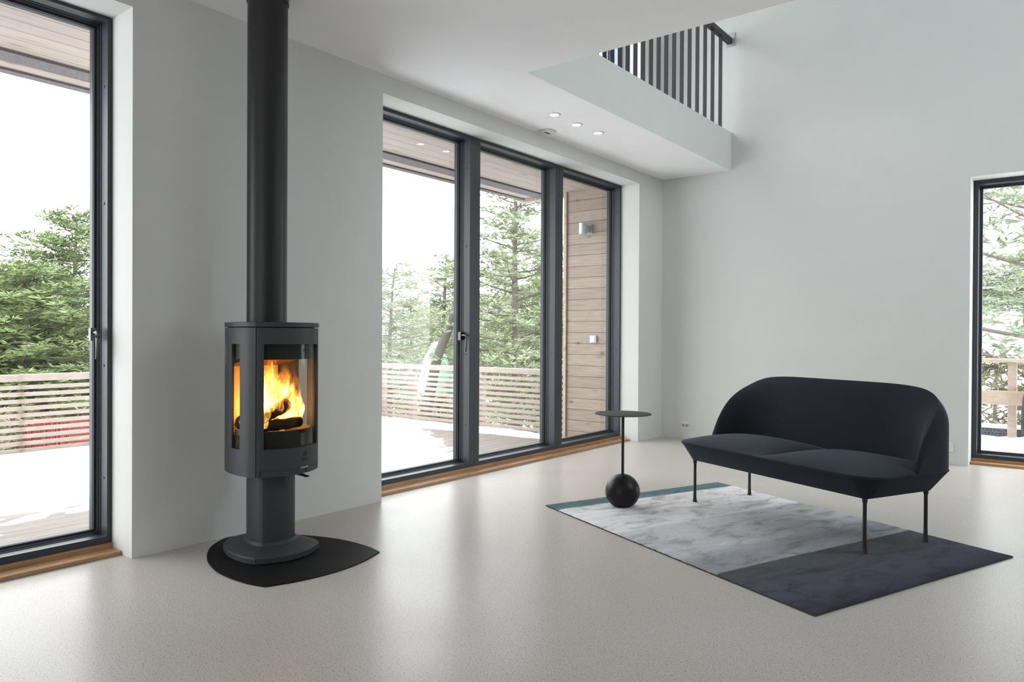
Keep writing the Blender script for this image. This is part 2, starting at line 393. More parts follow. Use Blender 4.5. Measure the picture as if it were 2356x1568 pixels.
# ------------------------------------------------------------------ ceiling fittings
def downlight(x, y, lab):
    t = thing('downlight', lab, 'ceiling light', (x, y, H), 0, 'recessed downlights in the ceiling')
    MB().lathe([(.036, -.001), (.036, -.006), (.050, -.005), (.053, -.002), (.053, 0), (.036, 0)], n=32).build('trim_ring', MT['plastic'], t, smooth=50)
    MB().lathe([(.0355, -.0035), (.0355, -.0015)], n=32).build('lamp_lens', MT['lens'], t)
    l = bpy.data.lights.new('downlight_lamp', 'SPOT'); l.energy = 9; l.color = (1, .85, .66); l.spot_size = math.radians(95); l.spot_blend = .6; l.shadow_soft_size = .03
    o = bpy.data.objects.new('downlight_lamp', l); COL.objects.link(o); o.parent = t; o.location = (0, 0, -.02)
downlight(.402, -2.696, 'recessed ceiling downlight nearest the flue pipe, leftmost of three lit spots')
downlight(.393, -2.365, 'lit recessed downlight in the middle of the row of three')
downlight(.409, -2.05, 'lit recessed downlight nearest the back wall, rightmost of the three')
t = thing('smoke_alarm', 'small square white alarm on the ceiling close to the window wall', 'smoke alarm', (.095, -2.354, H))
MB().box(-.055, .055, -.055, .055, -.018, 0).build('alarm_cover', MT['plastic'], t, .004)
MB().box(-.008, .012, -.03, .03, -.0205, -.018).build('alarm_grille', MT['plastic_dark'], t)

# ------------------------------------------------------------------ wall sockets
def disc_y(mb, x, y0, y1, z, r, n=24):
    mb.loft([[(x+r*math.cos(2*PI*k/n), y0, z+r*math.sin(2*PI*k/n)) for k in range(n)], [(x+r*math.cos(2*PI*k/n), y1, z+r*math.sin(2*PI*k/n)) for k in range(n)]])
t = thing('wall_socket', 'white double power socket low on the wall beside the corner', 'socket', (.289, 0, .147))
MB().box(-.051, .051, -.009, 0, -.041, .041).build('socket_plate', MT['plastic'], t, .003)
MB().box(-.044, .044, -.026, -.009, .018, .034).build('socket_hood', MT['plastic'], t, .003)
for x in (-.021, .021):
    m_ = MB(); n = 24; disc_y(m_, x, -.0115, -.0085, -.003, .0195)
    so = m_.build('socket_outlet', MT['alu_lamp'], t, smooth=40)
    m_ = MB(); disc_y(m_, x-.007, -.0135, -.011, -.003, .004, 10); disc_y(m_, x+.007, -.0135, -.011, -.003, .004, 10); m_.box(x-.003, x+.003, -.0135, -.011, .009, .0155); m_.box(x-.003, x+.003, -.0135, -.011, -.0215, -.015)
    m_.build('socket_hole', MT['plastic_dark'], so)
t = thing('wall_plate', 'white wall plate half hidden behind the right end of the sofa', 'socket', (2.741, 0, .1495))
MB().box(-.051, .051, -.011, 0, -.0435, .0435).build('plate_cover', MT['plastic'], t, .004)

# ------------------------------------------------------------------ wood stove
SX, SY = .37, -5.2335          # plan centre; +x faces the room
HALF = [(.565, .181), (.532, .193), (.50, .199), (.45, .2), (.406, .197), (.36, .190), (.314, .177), (.253, .152), (.205, .122), (.17, .08), (.15, .04), (.145, 0)]
def plan(front=24, per=4, corner=(.565, .181), bulge=.075, half=None, k=1.0, c=(.37, 0), sh=0):
    """closed stove outline, (front arc points, side-back points) counter-clockwise from the left corner"""
    h = half or HALF; cu, cv = h[0]
    fr = [(cu+bulge*(1-(v/cv)**2), v) for v in [-cv+2*cv*i/front for i in range(front+1)]]
    right = [(p.x, p.y) for p in catmull([(u, v, 0) for u, v in h], per)]
    left = [(u, -v) for u, v in reversed(right)][1:]
    sc = lambda P: [((u-.37)*k+c[0]-SX, (v)*k+c[1]) for u, v in P]
    return sc(fr), sc(right+left)
def offset_path(P, d):
    out = []
    for i in range(len(P)):
        a = Vector(P[max(i-1, 0)]); b = Vector(P[min(i+1, len(P)-1)]); t = (b-a).normalized()
        out.append((P[i][0]-t.y*d, P[i][1]+t.x*d))
    return out
def shell(P, zs, hole=None, th=.012, inset=0):
    """wall that follows path P (outer face), z levels zs, cells (i,j) for which hole() is true left open"""
    mb = MB(); O = offset_path(P, inset) if inset else P; I = offset_path(P, inset+th); n = len(P); m = len(zs)
    vs = [(*O[i], z) for z in zs for i in range(n)]+[(*I[i], z) for z in zs for i in range(n)]; K = n*m
    solid = lambda i, j: 0 <= i < n-1 and 0 <= j < m-1 and not (hole and hole((P[i][0]+P[i+1][0])/2, (P[i][1]+P[i+1][1])/2, (zs[j]+zs[j+1])/2))
    fs = []
    for j in range(m-1):
        for i in range(n-1):
            if not solid(i, j): continue
            a, b, c, d = j*n+i, j*n+i+1, (j+1)*n+i+1, (j+1)*n+i
            fs.append((a, b, c, d)); fs.append((K+d, K+c, K+b, K+a))
            if not solid(i-1, j): fs.append((a, d, K+d, K+a))
            if not solid(i+1, j): fs.append((b, K+b, K+c, c))
            if not solid(i, j-1): fs.append((a, K+a, K+b, b))
            if not solid(i, j+1): fs.append((d, c, K+c, K+d))
    mb.add(vs, fs); return mb
st = thing('wood_stove', 'dark grey pedestal wood stove with burning fire behind curved glass', 'stove', (SX, SY, .005))
fr_, sb_ = plan(48)
full = fr_+sb_[1:-1]
ZS = [.413, .54, 1.05, 1.129]
side_hole = lambda x, y, z: .54 < z < 1.05 and (.378-SX) < x < (.468-SX)
sidep = sb_
shell(sidep, ZS, side_hole, .012).build('stove_body', MT['stove'], st, smooth=45)
fr_cl = [p for p in fr_]
def trimmed(P, gap):
    return [p for p in P]
doorp = fr_[:]; doorp[0] = (doorp[0][0]+.0006, doorp[0][1]+.004); doorp[-1] = (doorp[-1][0]+.0006, doorp[-1][1]-.004)
vmax = .181
front_hole = lambda x, y, z: .545 < z < 1.05 and (-vmax+.028) < y < (vmax-.014)
door = shell(doorp, [.413, .4425, .545, 1.05, 1.129], lambda x, y, z: front_hole(x, y, z) or (z < .44 and y > -vmax+.016), .014).build('stove_door', MT['stove'], st, smooth=45)
# bevelled rebate round the door glass
hp = [p for p in offset_path(fr_, .010) if -vmax+.02 < p[1] < vmax-.006]
shell(hp, [.538, 1.058], None, .004).build('door_glass', MT['stove_glass'], door, smooth=60)
for s in (-1, 1):
    pts = [p for p in sb_ if p[1]*s > 0 and (.37-SX) < p[0] < (.478-SX)]
    shell(offset_path(pts, .008), [.532, 1.058], None, .004).build('side_glass', MT['stove_glass'], st, smooth=60)
# lower lip with vertical seam, bright catch strip
v0 = -vmax+.0178; lipp = [(fr_[0][0]+.075*(1-(v0/vmax)**2), v0)]+[p for p in fr_ if p[1] > -vmax+.0215]
lp = shell(lipp, [.413, .4415], None, .014).build('ash_lip', MT['stove'], st, smooth=45)
cs = [p for p in offset_path(fr_, -.0012) if .02 < p[1] < .078]
shell(cs, [.4405, .4450], None, .002).build('catch_strip', MT['chrome'], lp)
cs = [p for p in offset_path(fr_, -.0008) if .045 < p[1] < .062]
shell(cs[1:2]+cs[2:3], [.418, .4405], None, .001).build('lip_seam', MT['iron_black'], lp)
# emblem and lettering in low relief on the door
EV = .052
def on_door(a, b):      # a along the door, b up -> point on the door face
    v = EV+a; u = fr_[0][0]+.075*(1-(v/vmax)**2)+.0006
    return (u, v, b)
em = MB()
def ribbon(ps, wd):
    L = []; R = []
    for i, p in enumerate(ps):
        q0 = Vector(ps[max(0, i-1)]); q1 = Vector(ps[min(len(ps)-1, i+1)]); t = (q1-q0).normalized(); n_ = Vector((-t.y, t.x)); ww = wd*(1-abs(2*i/(len(ps)-1)-1)**3*.7)
        L.append(Vector(p)+n_*ww); R.append(Vector(p)-n_*ww)
    for i in range(len(ps)-1):
        q = [L[i], L[i+1], R[i+1], R[i]]; b0 = [on_door(*x) for x in q]; b1 = [(x[0]+.0012, x[1], x[2]) for x in b0]
        em.add(b0+b1, [(0, 1, 2, 3), (7, 6, 5, 4), (0, 4, 5, 1), (1, 5, 6, 2), (2, 6, 7, 3), (3, 7, 4, 0)])
arc = lambda cx, cz, r, a0, a1, n=9: [(cx+r*math.cos(math.radians(a0+(a1-a0)*i/n)), cz+r*math.sin(math.radians(a0+(a1-a0)*i/n))) for i in range(n+1)]
ZE = .506
ribbon(arc(-.002, ZE, .011, 95, 255), .0014); ribbon(arc(.000, ZE, .006, 110, 250), .0012)
ribbon([(.000, ZE+.004), (.003, ZE+.009), (.002, ZE+.013)], .0012); ribbon([(.006, ZE+.002), (.009, ZE+.008), (.008, ZE+.013)], .0012); ribbon([(.011, ZE), (.013, ZE+.005), (.012, ZE+.010)], .0011)
ribbon(arc(.002, ZE, .011, 270, 330), .0012); ribbon(arc(.002, ZE, .006, 280, 350), .001)
em.build('door_emblem', MT['emblem'], door)
cu = bpy.data.curves.new('lettering', 'FONT'); cu.body = 'JØTUL'; cu.size = .0145; cu.extrude = .0006; cu.align_x = 'CENTER'; cu.space_character = 1.15
to = bpy.data.objects.new('lettering', cu); COL.objects.link(to); bpy.context.view_layer.update()
tm = bpy.data.meshes.new_from_object(to.evaluated_get(bpy.context.evaluated_depsgraph_get())); COL.objects.unlink(to); bpy.data.objects.remove(to)
for v in tm.vertices:
    a, b, c = v.co; p = on_door(a, .476+b); v.co = (p[0]+c+.0004, p[1], p[2])
tm.materials.append(MT['emblem']); lo = bpy.data.objects.new('door_lettering', tm); COL.objects.link(lo); lo.parent = door
# top plate, throat, pedestal, foot
f2, s2 = plan(k=1.012); top = f2+s2[1:-1]
MB().prism(top, 1.133, 1.156).build('top_plate', MT['stove'], st, .002, smooth=21)
f3, s3 = plan(k=.93); MB().prism(f3+s3[1:-1], 1.119, 1.133).build('top_collar', MT['iron_black'], st)
MB().prism(f3+s3[1:-1], .413, .421).build('body_floor', MT['iron_black'], st)
PC = (.392, 0)
fp, sp_ = plan(k=.52, c=PC); ped = fp+sp_[1:-1]
MB().prism(ped, .075, .4125).build('pedestal', MT['stove'], st, .001, smooth=21)
ff, fs_ = plan(k=1.03); foot = ff+fs_[1:-1]; n = len(foot)
fq, fsq = plan(k=.58, c=PC); neck = fq+fsq[1:-1]; fq2, fsq2 = plan(k=.535, c=PC); neck2 = fq2+fsq2[1:-1]
mid = [((a[0]*.55+b[0]*.45), (a[1]*.55+b[1]*.45)) for a, b in zip(foot, neck)]
ins = [((a[0]*.985), (a[1]*.985)) for a in foot]
MB().loft([[(x, y, .0) for x, y in ins], [(x, y, .004) for x, y in foot], [(x, y, .028) for x, y in foot], [(x, y, .0325) for x, y in ins], [(x, y, .046) for x, y in mid], [(x, y, .058) for x, y in neck], [(x, y, .072) for x, y in neck2], [(x, y, .078) for x, y in neck2]]).build('foot_plate', MT['stove'], st, smooth=21)
# air lever under the body
MB().loft([[(x0, y0+dy, z0+dz) for dy, dz in ((-.012, 0), (.012, 0), (.012, .006), (-.012, .006))] for x0, y0, z0 in ((.10, .02, .402), (.20, .035, .402), (.255, .042, .401), (.292, .046, .396))]).build('air_lever', MT['iron_black'], st, .002)
# fire chamber
i1, i2 = plan(k=.90); chamber = i1+i2[1:-1]
MB().prism(chamber, .50, .600).build('fire_bed', MT['ash'], st)
gp = [p for p in offset_path(fr_, .022) if abs(p[1]) < vmax-.022]
shell(gp, [.52, .628], None, .006).build('log_guard', MT['iron_black'], st, smooth=60)
shell(gp, [.975, 1.10], None, .006).build('heat_shield', MT['iron_black'], st, smooth=60)
for s in (-1, 1):
    pts = offset_path([p for p in sb_ if p[1]*s > 0 and (.355-SX) < p[0] < (.535-SX)], .026)
    shell(pts, [.52, .628], None, .005).build('side_guard', MT['olive'], st, smooth=60)
bk = [(.27-SX, -.135), (.285-SX, -.135), (.285-SX, .135), (.27-SX, .135)]
MB().prism(bk, .60, 1.0).build('fire_board', MT['vermic'], st)
MB().loft([[(x, y, z) for y in (-.165, .165) for z in (zz,)]+[(x, y, zz+.012) for y in (.165, -.165)] for x, zz in ((.285-SX, .935), (.54-SX, .995))]).build('baffle_plate', MT['ash'], st)
MB().loft([[(x, -.168, zz), (x, .168, zz), (x, .168, zz+.10), (x, -.168, zz+.10)] for x, zz in ((.285-SX, .948), (.54-SX, 1.008))]).build('flue_hood', MT['olive'], st)

pipe = thing('flue_pipe', 'black round flue pipe rising from the stove to the ceiling', 'flue pipe', (.385, SY, 1.161))
MB().lathe([(.098, 0), (.098, H-1.161-.001)], n=64).build('pipe_section', MT['pipe'], pipe, smooth=40)
MB().lathe([(.103, H-1.161-.05), (.103, H-1.161-.0005), (.0985, H-1.161-.0005), (.0985, H-1.161-.05)], n=64).build('ceiling_collar', MT['pipe'], pipe, smooth=40)

hh = [(.865, .331), (.78, .353), (.687, .361), (.60, .360), (.513, .350), (.42, .325), (.335, .294), (.244, .247), (.162, .190), (.105, .138), (.06, .078), (.035, .035), (.028, 0)]
right = [(p.x, p.y) for p in catmull([(u, v, 0) for u, v in hh], 4)]
left = [(u, -v) for u, v in reversed(right)][1:-1]
frn = [(.865+.078*(1-(v/.331)**2), v) for v in [-.331+.662*i/30 for i in range(1, 30)]]
hp_ = [(-a[0], a[1]) for a in []]
poly = frn+right+left+[(.865, -.331)]
tag(MB().prism([(u, v-5.229) for u, v in poly], 0.0, .005).build('floor_plate', MT['hearth'], None, .001), 'black leaf-shaped steel plate on the floor under the stove', 'hearth plate')

# logs and fire inside the chamber
def log(loc, d, ln, r, lab, seed):
    mb = MB(); rings = []; rs = random.Random(seed); d = Vector(d).normalized(); a = d.orthogonal().normalized(); b = d.cross(a)
    for i in range(15):
        t = i/14; ring = []
        for k in range(18):
            an = 2*PI*k/18; q = r*(1+.22*noise.noise(Vector((math.cos(an)*1.6, math.sin(an)*1.6, t*5+seed)))+.10*noise.noise(Vector((an*3, t*14, seed))))
            if i in (0, 14): q *= .86
            ring.append(d*(t-.5)*ln+a*math.cos(an)*q+b*math.sin(an)*q)
        rings.append(ring)
    mb.loft(rings); o = mb.build('firewood_log', MT['char'], None, smooth=50); o.location = loc
    return tag(o, lab, 'firewood', 'logs burning in the stove')
log((SX+.10, SY-.03, .712), (-.25, 1, .32), .24, .034, 'charred log leaning upward to the right in the flames', 1)
log((SX+.12, SY-.01, .650), (.12, 1, .05), .26, .028, 'charred log lying flat on the fire bed behind the glass', 2)
log((SX-.02, SY-.06, .655), (1, .35, .05), .20, .036, 'charred log lying crosswise at the left side window of the stove', 3)
fire = thing('fire', 'orange and yellow flames burning inside the stove', 'fire', (SX+.02, SY, .62))
def flame(x, y, z, h, r, lean, seed):
    mb = MB(); rings = []; m = 16
    for i in range(m+1):
        t = i/m; rad = r*(math.sin(PI*min(1, (t*.93+.07)**.62))**.9)*(1-.25*t)+.0008
        ox = x+lean[0]*t*t+.022*noise.noise(Vector((t*3.2, seed, 0)))*t*1.6; oy = y+lean[1]*t*t+.030*noise.noise(Vector((t*3.2, seed, 9)))*t*1.6
        ring = []
        for k in range(16):
            an = 2*PI*k/16; q = rad*(1+.5*noise.noise(Vector((math.cos(an), math.sin(an), t*4+seed*3))))
            ring.append((ox+.75*q*math.cos(an), oy+q*math.sin(an), z+h*t))
        rings.append(ring)
    mb.loft(rings); mb.build('flame', MT['flame'], fire, smooth=180)
FL = [(.06, -.10, .03, .33, .058, (.0, .03)), (.07, -.05, .05, .34, .060, (.0, .03)), (.04, .01, .06, .33, .055, (.0, -.01)), (.09, -.08, .07, .24, .050, (0, .07)),
      (.06, .06, .02, .29, .045, (0, .02)), (.05, .095, .03, .31, .040, (.0, -.04)), (.09, -.01, .09, .22, .045, (0, .05)), (.0, -.05, .02, .30, .05, (.02, 0)),
      (-.02, -.10, .0, .20, .035, (-.02, -.01)), (-.05, -.07, .02, .24, .035, (.0, .0)), (.02, -.13, .0, .18, .028, (.01, 0)), (.11, .01, .0, .09, .022, (0, .02)), (.11, -.10, .02, .19, .036, (0, .04)), (.07, .10, .06, .20, .034, (0, .02)), (.05, -.02, .16, .20, .05, (0, .01)), (.10, .105, .05, .27, .042, (0, -.015)), (.06, .04, .17, .18, .055, (0, .03)), (.07, -.10, .16, .20, .05, (0, .02)), (.08, .125, .08, .16, .028, (0, -.02))]
for i, a in enumerate(FL): flame(*a, i*1.7+.3)
for (x, y, z, e) in ((.03, -.03, .12, 1.5), (-.03, -.04, .10, 1.3), (.06, .08, .12, .8)):
    l = bpy.data.lights.new('fire_glow', 'POINT'); l.energy = e; l.color = (1, .42, .09); l.shadow_soft_size = .04
    o = bpy.data.objects.new('fire_glow', l); COL.objects.link(o); o.parent = fire; o.location = (x, y, z)

# ------------------------------------------------------------------ rug
RC = [Vector((.93, -3.535)), Vector((1.507, -2.095)), Vector((3.405, -2.962)), Vector((2.845, -4.407))]   # far-left near, far-left back, right back, right near
def rug_xy(u, v): return (RC[0]*(1-u)*(1-v)+RC[1]*(1-u)*v+RC[2]*u*v+RC[3]*u*(1-v))
def rug_mat():
    m, nt, b = mat('silky_ombre_rug_pile'); uv = N(nt, 'UVMap'); sp = N(nt, 'SeparateXYZ'); nt.links.new(uv.outputs[0], sp.inputs[0])
    mp = N(nt, 'Mapping'); mp.inputs['Scale'].default_value = (9, 2.2, 1); nt.links.new(uv.outputs[0], mp.inputs[0])
    st_ = noise_tex(nt, mp.outputs[0], 1.0, 4, .6, .4)
    ad = N(nt, 'Math', operation='MULTIPLY_ADD'); nt.links.new(st_, ad.inputs[0]); ad.inputs[1].default_value = .012; nt.links.new(sp.outputs[0], ad.inputs[2])
    sb = N(nt, 'Math', operation='SUBTRACT'); nt.links.new(ad.outputs[0], sb.inputs[0]); sb.inputs[1].default_value = .006
    base = ramp(nt, sb.outputs[0], [(.0, (.10, .14, .15)), (.012, (.125, .20, .22)), (.075, (.15, .245, .27)), (.080, (.9, .9, .92)), (.36, (.88, .87, .88)), (.375, (.66, .65, .67)), (.40, (.66, .665, .685)), (.60, (.56, .57, .595)),
                                         (.66, (.34, .355, .38)), (.735, (.37, .38, .41)), (.74, (.085, .096, .102)), (.86, (.085, .092, .115)), (.93, (.068, .072, .098)), (1, (.042, .045, .065))])
    mp2 = N(nt, 'Mapping'); mp2.inputs['Scale'].default_value = (22, 7, 1); nt.links.new(uv.outputs[0], mp2.inputs[0])
    st2 = noise_tex(nt, mp2.outputs[0], 1.0, 4, .65, .8)
    v1 = ramp(nt, st2, [(.30, (.45, .44, .44)), (.50, (1.05, 1.05, 1.05)), (.75, (1.28, 1.28, 1.28))]); v2 = ramp(nt, st_, [(.3, (.82, .81, .8)), (.7, (1.08, 1.08, 1.09))])
    c = mixc(nt, .75, base, v1, 'MULTIPLY'); c = mixc(nt, .7, c, v2, 'MULTIPLY')
    oc = coords(nt); fz = noise_tex(nt, oc, 190, 3, .75); c = mixc(nt, .85, c, ramp(nt, fz, [(.28, (.7, .7, .7)), (.62, (1.22, 1.22, 1.22))]), 'MULTIPLY')
    nt.links.new(c, b.inputs['Base Color']); b.inputs['Roughness'].default_value = .85; b.inputs['Specular IOR Level'].default_value = .08
    b.inputs['Sheen Weight'].default_value = .06; b.inputs['Sheen Roughness'].default_value = .35
    bump(nt, b, fz, 1.0, .008); return m
MT['rug'] = rug_mat(); MT['rug_back'] = simple('dark_woven_rug_backing', (.06, .055, .055), .95, 0, .1, .4, 300)
rg = thing('rug', 'silver to charcoal ombre rug with a teal band at its far end', 'rug')
NU, NV = 150, 110; vs = []; fs = []; uvs = []
for j in range(NV+1):
    for i in range(NU+1):
        u, v = i/NU, j/NV; e = min(u*2.1, (1-u)*2.1, v*1.57, (1-v)*1.57); p = rug_xy(u, v)
        zz = .0112*min(1, .52+.48*math.sqrt(min(1, e/.02)))+.0011*noise.noise(Vector((p.x*22, p.y*22, 0)))+(.0006*random.random())
        jit = (random.random()-.5)*.004 if e == 0 else 0
        vs.append((p.x+jit, p.y+jit*.7, zz)); uvs.append((u, v))
for j in range(NV):
    for i in range(NU):
        a = j*(NU+1)+i; fs.append((a, a+1, a+NU+2, a+NU+1))
mb = MB(); mb.add(vs, fs); ro = mb.build('rug_pile', MT['rug'], rg, smooth=180)
ul = ro.data.uv_layers.new(name='UVMap')
for lp_ in ro.data.loops: ul.data[lp_.index].uv = uvs[lp_.vertex_index]
MB().prism([tuple(rug_xy(u, v)) for u, v in ((.001, .001), (.999, .001), (.999, .999), (.001, .999))], .0005, .0062).build('rug_backing', MT['rug_back'], rg)

# ------------------------------------------------------------------ side table
tb = thing('side_table', 'small round charcoal side table with black ball foot', 'side table', (1.341, -3.259, .0125))
R_ = .111; pr = []
for i in range(25):
    a = -PI/2+.55+(PI-.55-.06)*i/24; pr.append((R_*math.cos(a), R_*math.sin(a)+R_*math.sin(PI/2-.55)))
MB().lathe([(pr[0][0]-.004, 0.0005)]+pr, n=56).build('ball_foot', MT['ball'], tb, smooth=60)
zt = .607-.0125
MB().lathe([(.0092, .19), (.0092, zt-.004)], n=24).build('stem', MT['table'], tb, smooth=50)
MB().lathe([(.178, zt-.005), (.1815, zt-.004), (.1825, zt-.002), (.1815, zt), (.178, zt+.0005)], n=72).build('tabletop', MT['table'], tb, smooth=40)

# ------------------------------------------------------------------ sofa
sf = thing('sofa', 'dark slate upholstered two-seat sofa with curved back on thin black legs', 'sofa', (2.333, -2.905, 0), math.atan2(-.430, .903))
HL, TF, TB_, ZR = .757, -.338, .365, .408
def rrect(hl, tf, tbk, r, n=12):
    P = []
    for cx, cy, a0 in ((hl-r, tbk-r, 0), (-hl+r, tbk-r, 90), (-hl+r, tf+r, 180), (hl-r, tf+r, 270)):
        for i in range(n+1): a = math.radians(a0+90*i/n); P.append((cx+r*math.cos(a), cy+r*math.sin(a)))
    return P
def ring(hl, tf, tbk, r, z): return [(x, y, z) for x, y in rrect(hl, tf, tbk, r)]
MB().loft([ring(.655, -.252, .262, .03, .288), ring(.663, -.260, .270, .04, .290), ring(HL-.008, TF+.008, TB_-.008, .145, ZR-.014), ring(HL, TF, TB_, .15, ZR-.005), ring(HL-.003, TF+.003, TB_-.003, .15, ZR+.003), ring(HL-.02, TF+.02, TB_-.02, .14, ZR+.006)]).build('seat_base', MT['fabric'], sf, smooth=50)
def cushion(sg):
    NA, NB = 44, 36; mb = MB(); r = .145; hl = HL-.004
    top = []; bot = []
    for i in range(NA+1):
        s = hl*i/NA
        k = max(0, s-(hl-r)); ext = r-math.sqrt(max(0, r*r-k*k)); t0 = TF+.004+ext; t1 = TB_-.055-ext*.6
        ra = []; rb = []
        for j in range(NB+1):
            b = j/NB; t = t0+(t1-t0)*b; da = min(1, min(i/NA, (NA-i)/NA)*2); db = min(b, 1-b)*2
            fa = 1-(1-da)**2.4; fb = 1-(1-min(1, db))**2.3
            hgt = .052*(fa**.8)*(fb**.85)
            ra.append((sg*s, t, ZR+.004+hgt)); rb.append((sg*s, t, ZR-.012))
        top.append(ra); bot.append(rb)
    rings = [a+b[::-1] for a, b in zip(top, bot)]
    mb.loft(rings); return mb.build('seat_cushion', MT['fabric'], sf, smooth=60)
cushion(-1); cushion(1)
ZT_ = [(.0, .41), (.02, .47), (.045, .53), (.08, .585), (.12, .635), (.16, .675), (.2, .705), (.25, .737), (.3, .765), (.33, .785), (.352, .803), (.365, .818)]
def ztop(s, t):
    if t < .3649:
        z = ZT_[0][1]
        for (a, za), (b, zb) in zip(ZT_, ZT_[1:]):
            if a < t: z = za+(zb-za)*min(1, (t-a)/(b-a))
    else: z = .818
    f = min(1, max(0, (.757-abs(s)-.03)/.42)); return z+.024*math.sin(f*PI/2)
# path points: left arm -> corner -> back -> corner -> right arm
def quarter(n, A, B, e):
    return [(A*(1-math.cos(PI/2*(i/n))**(2/e)), B*math.sin(PI/2*(i/n))**(2/e)) for i in range(n+1)]
T0 = .012; nq, nb = 34, 30
qo = quarter(nq, .36, .365-T0, 5.0); qi = quarter(nq, .40, .262-T0, 2.2)
# resample the outer quarter by arc length so both match
def resample(q, n):
    L = [0]
    for a, b in zip(q, q[1:]): L.append(L[-1]+math.dist(a, b))
    out = []
    for i in range(n+1):
        d = L[-1]*i/n; k = max(j for j in range(len(L)) if L[j] <= d+1e-12); k = min(k, len(q)-2); f = (d-L[k])/(L[k+1]-L[k]); out.append((q[k][0]+(q[k+1][0]-q[k][0])*f, q[k][1]+(q[k+1][1]-q[k][1])*f))
    return out
qo = resample(quarter(200, .36, .365-T0, 5.0), nq); qi = resample(quarter(200, .40, .262-T0, 2.2), nq)
OUT = [(-HL+x, T0+y) for x, y in qo]; INN = [(-HL+.046+x, T0+y) for x, y in qi]
o0, i0 = OUT[-1][0], INN[-1][0]
for k in range(1, nb): f = k/nb; OUT.append((o0*(1-2*f), .365)); INN.append((i0*(1-2*f), .262))
OUT += [(-x, y) for x, y in OUT[:nq+1][::-1]]; INN += [(-x, y) for x, y in INN[:nq+1][::-1]]
rings = []; NBK = 16; zb = ZR-.006
for (ox, oy), (ix, iy) in zip(OUT, INN):
    zt_ = ztop(ox, oy); ring_ = []
    dx, dy = ix-ox, iy-oy
    for k in range(NBK+1):
        b = (k/NBK)**.75; f = .0+.30*max(0, (b-.6)/.4)**2.6; ring_.append((ox+dx*f, oy+dy*f, zb+(zt_-zb)*(b if b < .6 else b)))
    for k in range(NBK-1, -1, -1):
        b = (k/NBK)**.75; f = .30+.70*(1-b**4.5)**.6; f *= (1-.16*b); ring_.append((ox+dx*f, oy+dy*f, zb+(zt_-zb)*b))
    rings.append(ring_)
MB().loft(rings).build('backrest', MT['fabric'], sf, smooth=70)
for s in (-1, 1):
    for t_ in (-.24, .243):
        MB().lathe([(.0155, .013), (.0125, .024), (.0105, .05), (.0095, .10), (.0095, .262), (.013, .275), (.0135, .292)], (s*.6385, t_, 0), 20).build('leg', MT['leg'], sf, smooth=50)

# ------------------------------------------------------------------ terrace outside
DZ = -.10
struct(MB().box(-4.50, -.36, -8.6, -.02, DZ-.06, DZ).build('terrace_deck', MT['deck']))
struct(MB().box(-4.46, -.36, -8.6, -.02, DZ-1.9, DZ-.06).build('terrace_base', MT['gasket']))
bare = [(-8.6, -2.1), (-7, -2.0), (-5.65, -1.72), (-5.2, -1.75), (-4.3, -1.05), (-3.3, -.78), (-2.75, -.82), (-2.3, -1.05), (-1.76, -1.5), (-1.15, -2.3), (-.75, -2.9), (-.62, -3.2), (-.5, -2.2), (-.42, -.9), (0, -.6)]
def bx(y):
    for (a, xa), (b, xb) in zip(bare, bare[1:]):
        if y <= b: return xa+(xb-xa)*(y-a)/(b-a)
    return -3
mb = MB(); st_ = .035; nx = int(4.05/st_); ny = int(8.3/st_); idx = {}; vs = []
def snow_h(x, y):
    e = bx(y)-x
    h = (-1 if y > -.36 or x < -4.28 else 0)+.22*e+.10*noise.noise(Vector((x*3.4, y*1.6, 3)))+.05*noise.noise(Vector((x*11, y*6, 7)))
    return min(.065, h*.5)+(.012*noise.noise(Vector((x*2, y*2, 1))) if h > .1 else 0)
Hs = {}
for i in range(nx+1):
    for j in range(ny+1):
        Hs[i, j] = snow_h(-4.45+i*st_, -8.5+j*st_)
def vid(i, j):
    if (i, j) not in idx:
        idx[i, j] = len(vs); vs.append((-4.45+i*st_, -8.5+j*st_, DZ+max(-.004, Hs[i, j])))
    return idx[i, j]
fs = []
for i in range(nx):
    for j in range(ny):
        q = [(i, j), (i+1, j), (i+1, j+1), (i, j+1)]
        if max(Hs[k] for k in q) > 0: fs.append(tuple(vid(*k) for k in q))
mb.add(vs, fs); tag(mb.build('deck_snow', MT['snow'], None, smooth=180), 'patchy melting snow lying on the terrace boards', 'snow', kind='stuff')
# roof overhang: boards, felt strips, outer fascia
mb = MB(); mb.box(-1.36, -.36, -9, -.245, 2.78, 2.90); mb.box(-1.72, -1.54, -9, -.245, 2.78, 2.90)
struct(mb.build('ceiling_terrace', MT['soffit']))
mb = MB(); mb.box(-1.54, -1.36, -9, -.245, 2.762, 2.88); mb.box(-1.80, -1.72, -9, -.245, 2.765, 2.98)
struct(mb.build('trim_1', MT['felt']))
mb = MB(); mb.box(-1.80, -1.10, -.245, -.14, 2.74, 2.98)
struct(mb.build('trim_2', MT['soffit']))
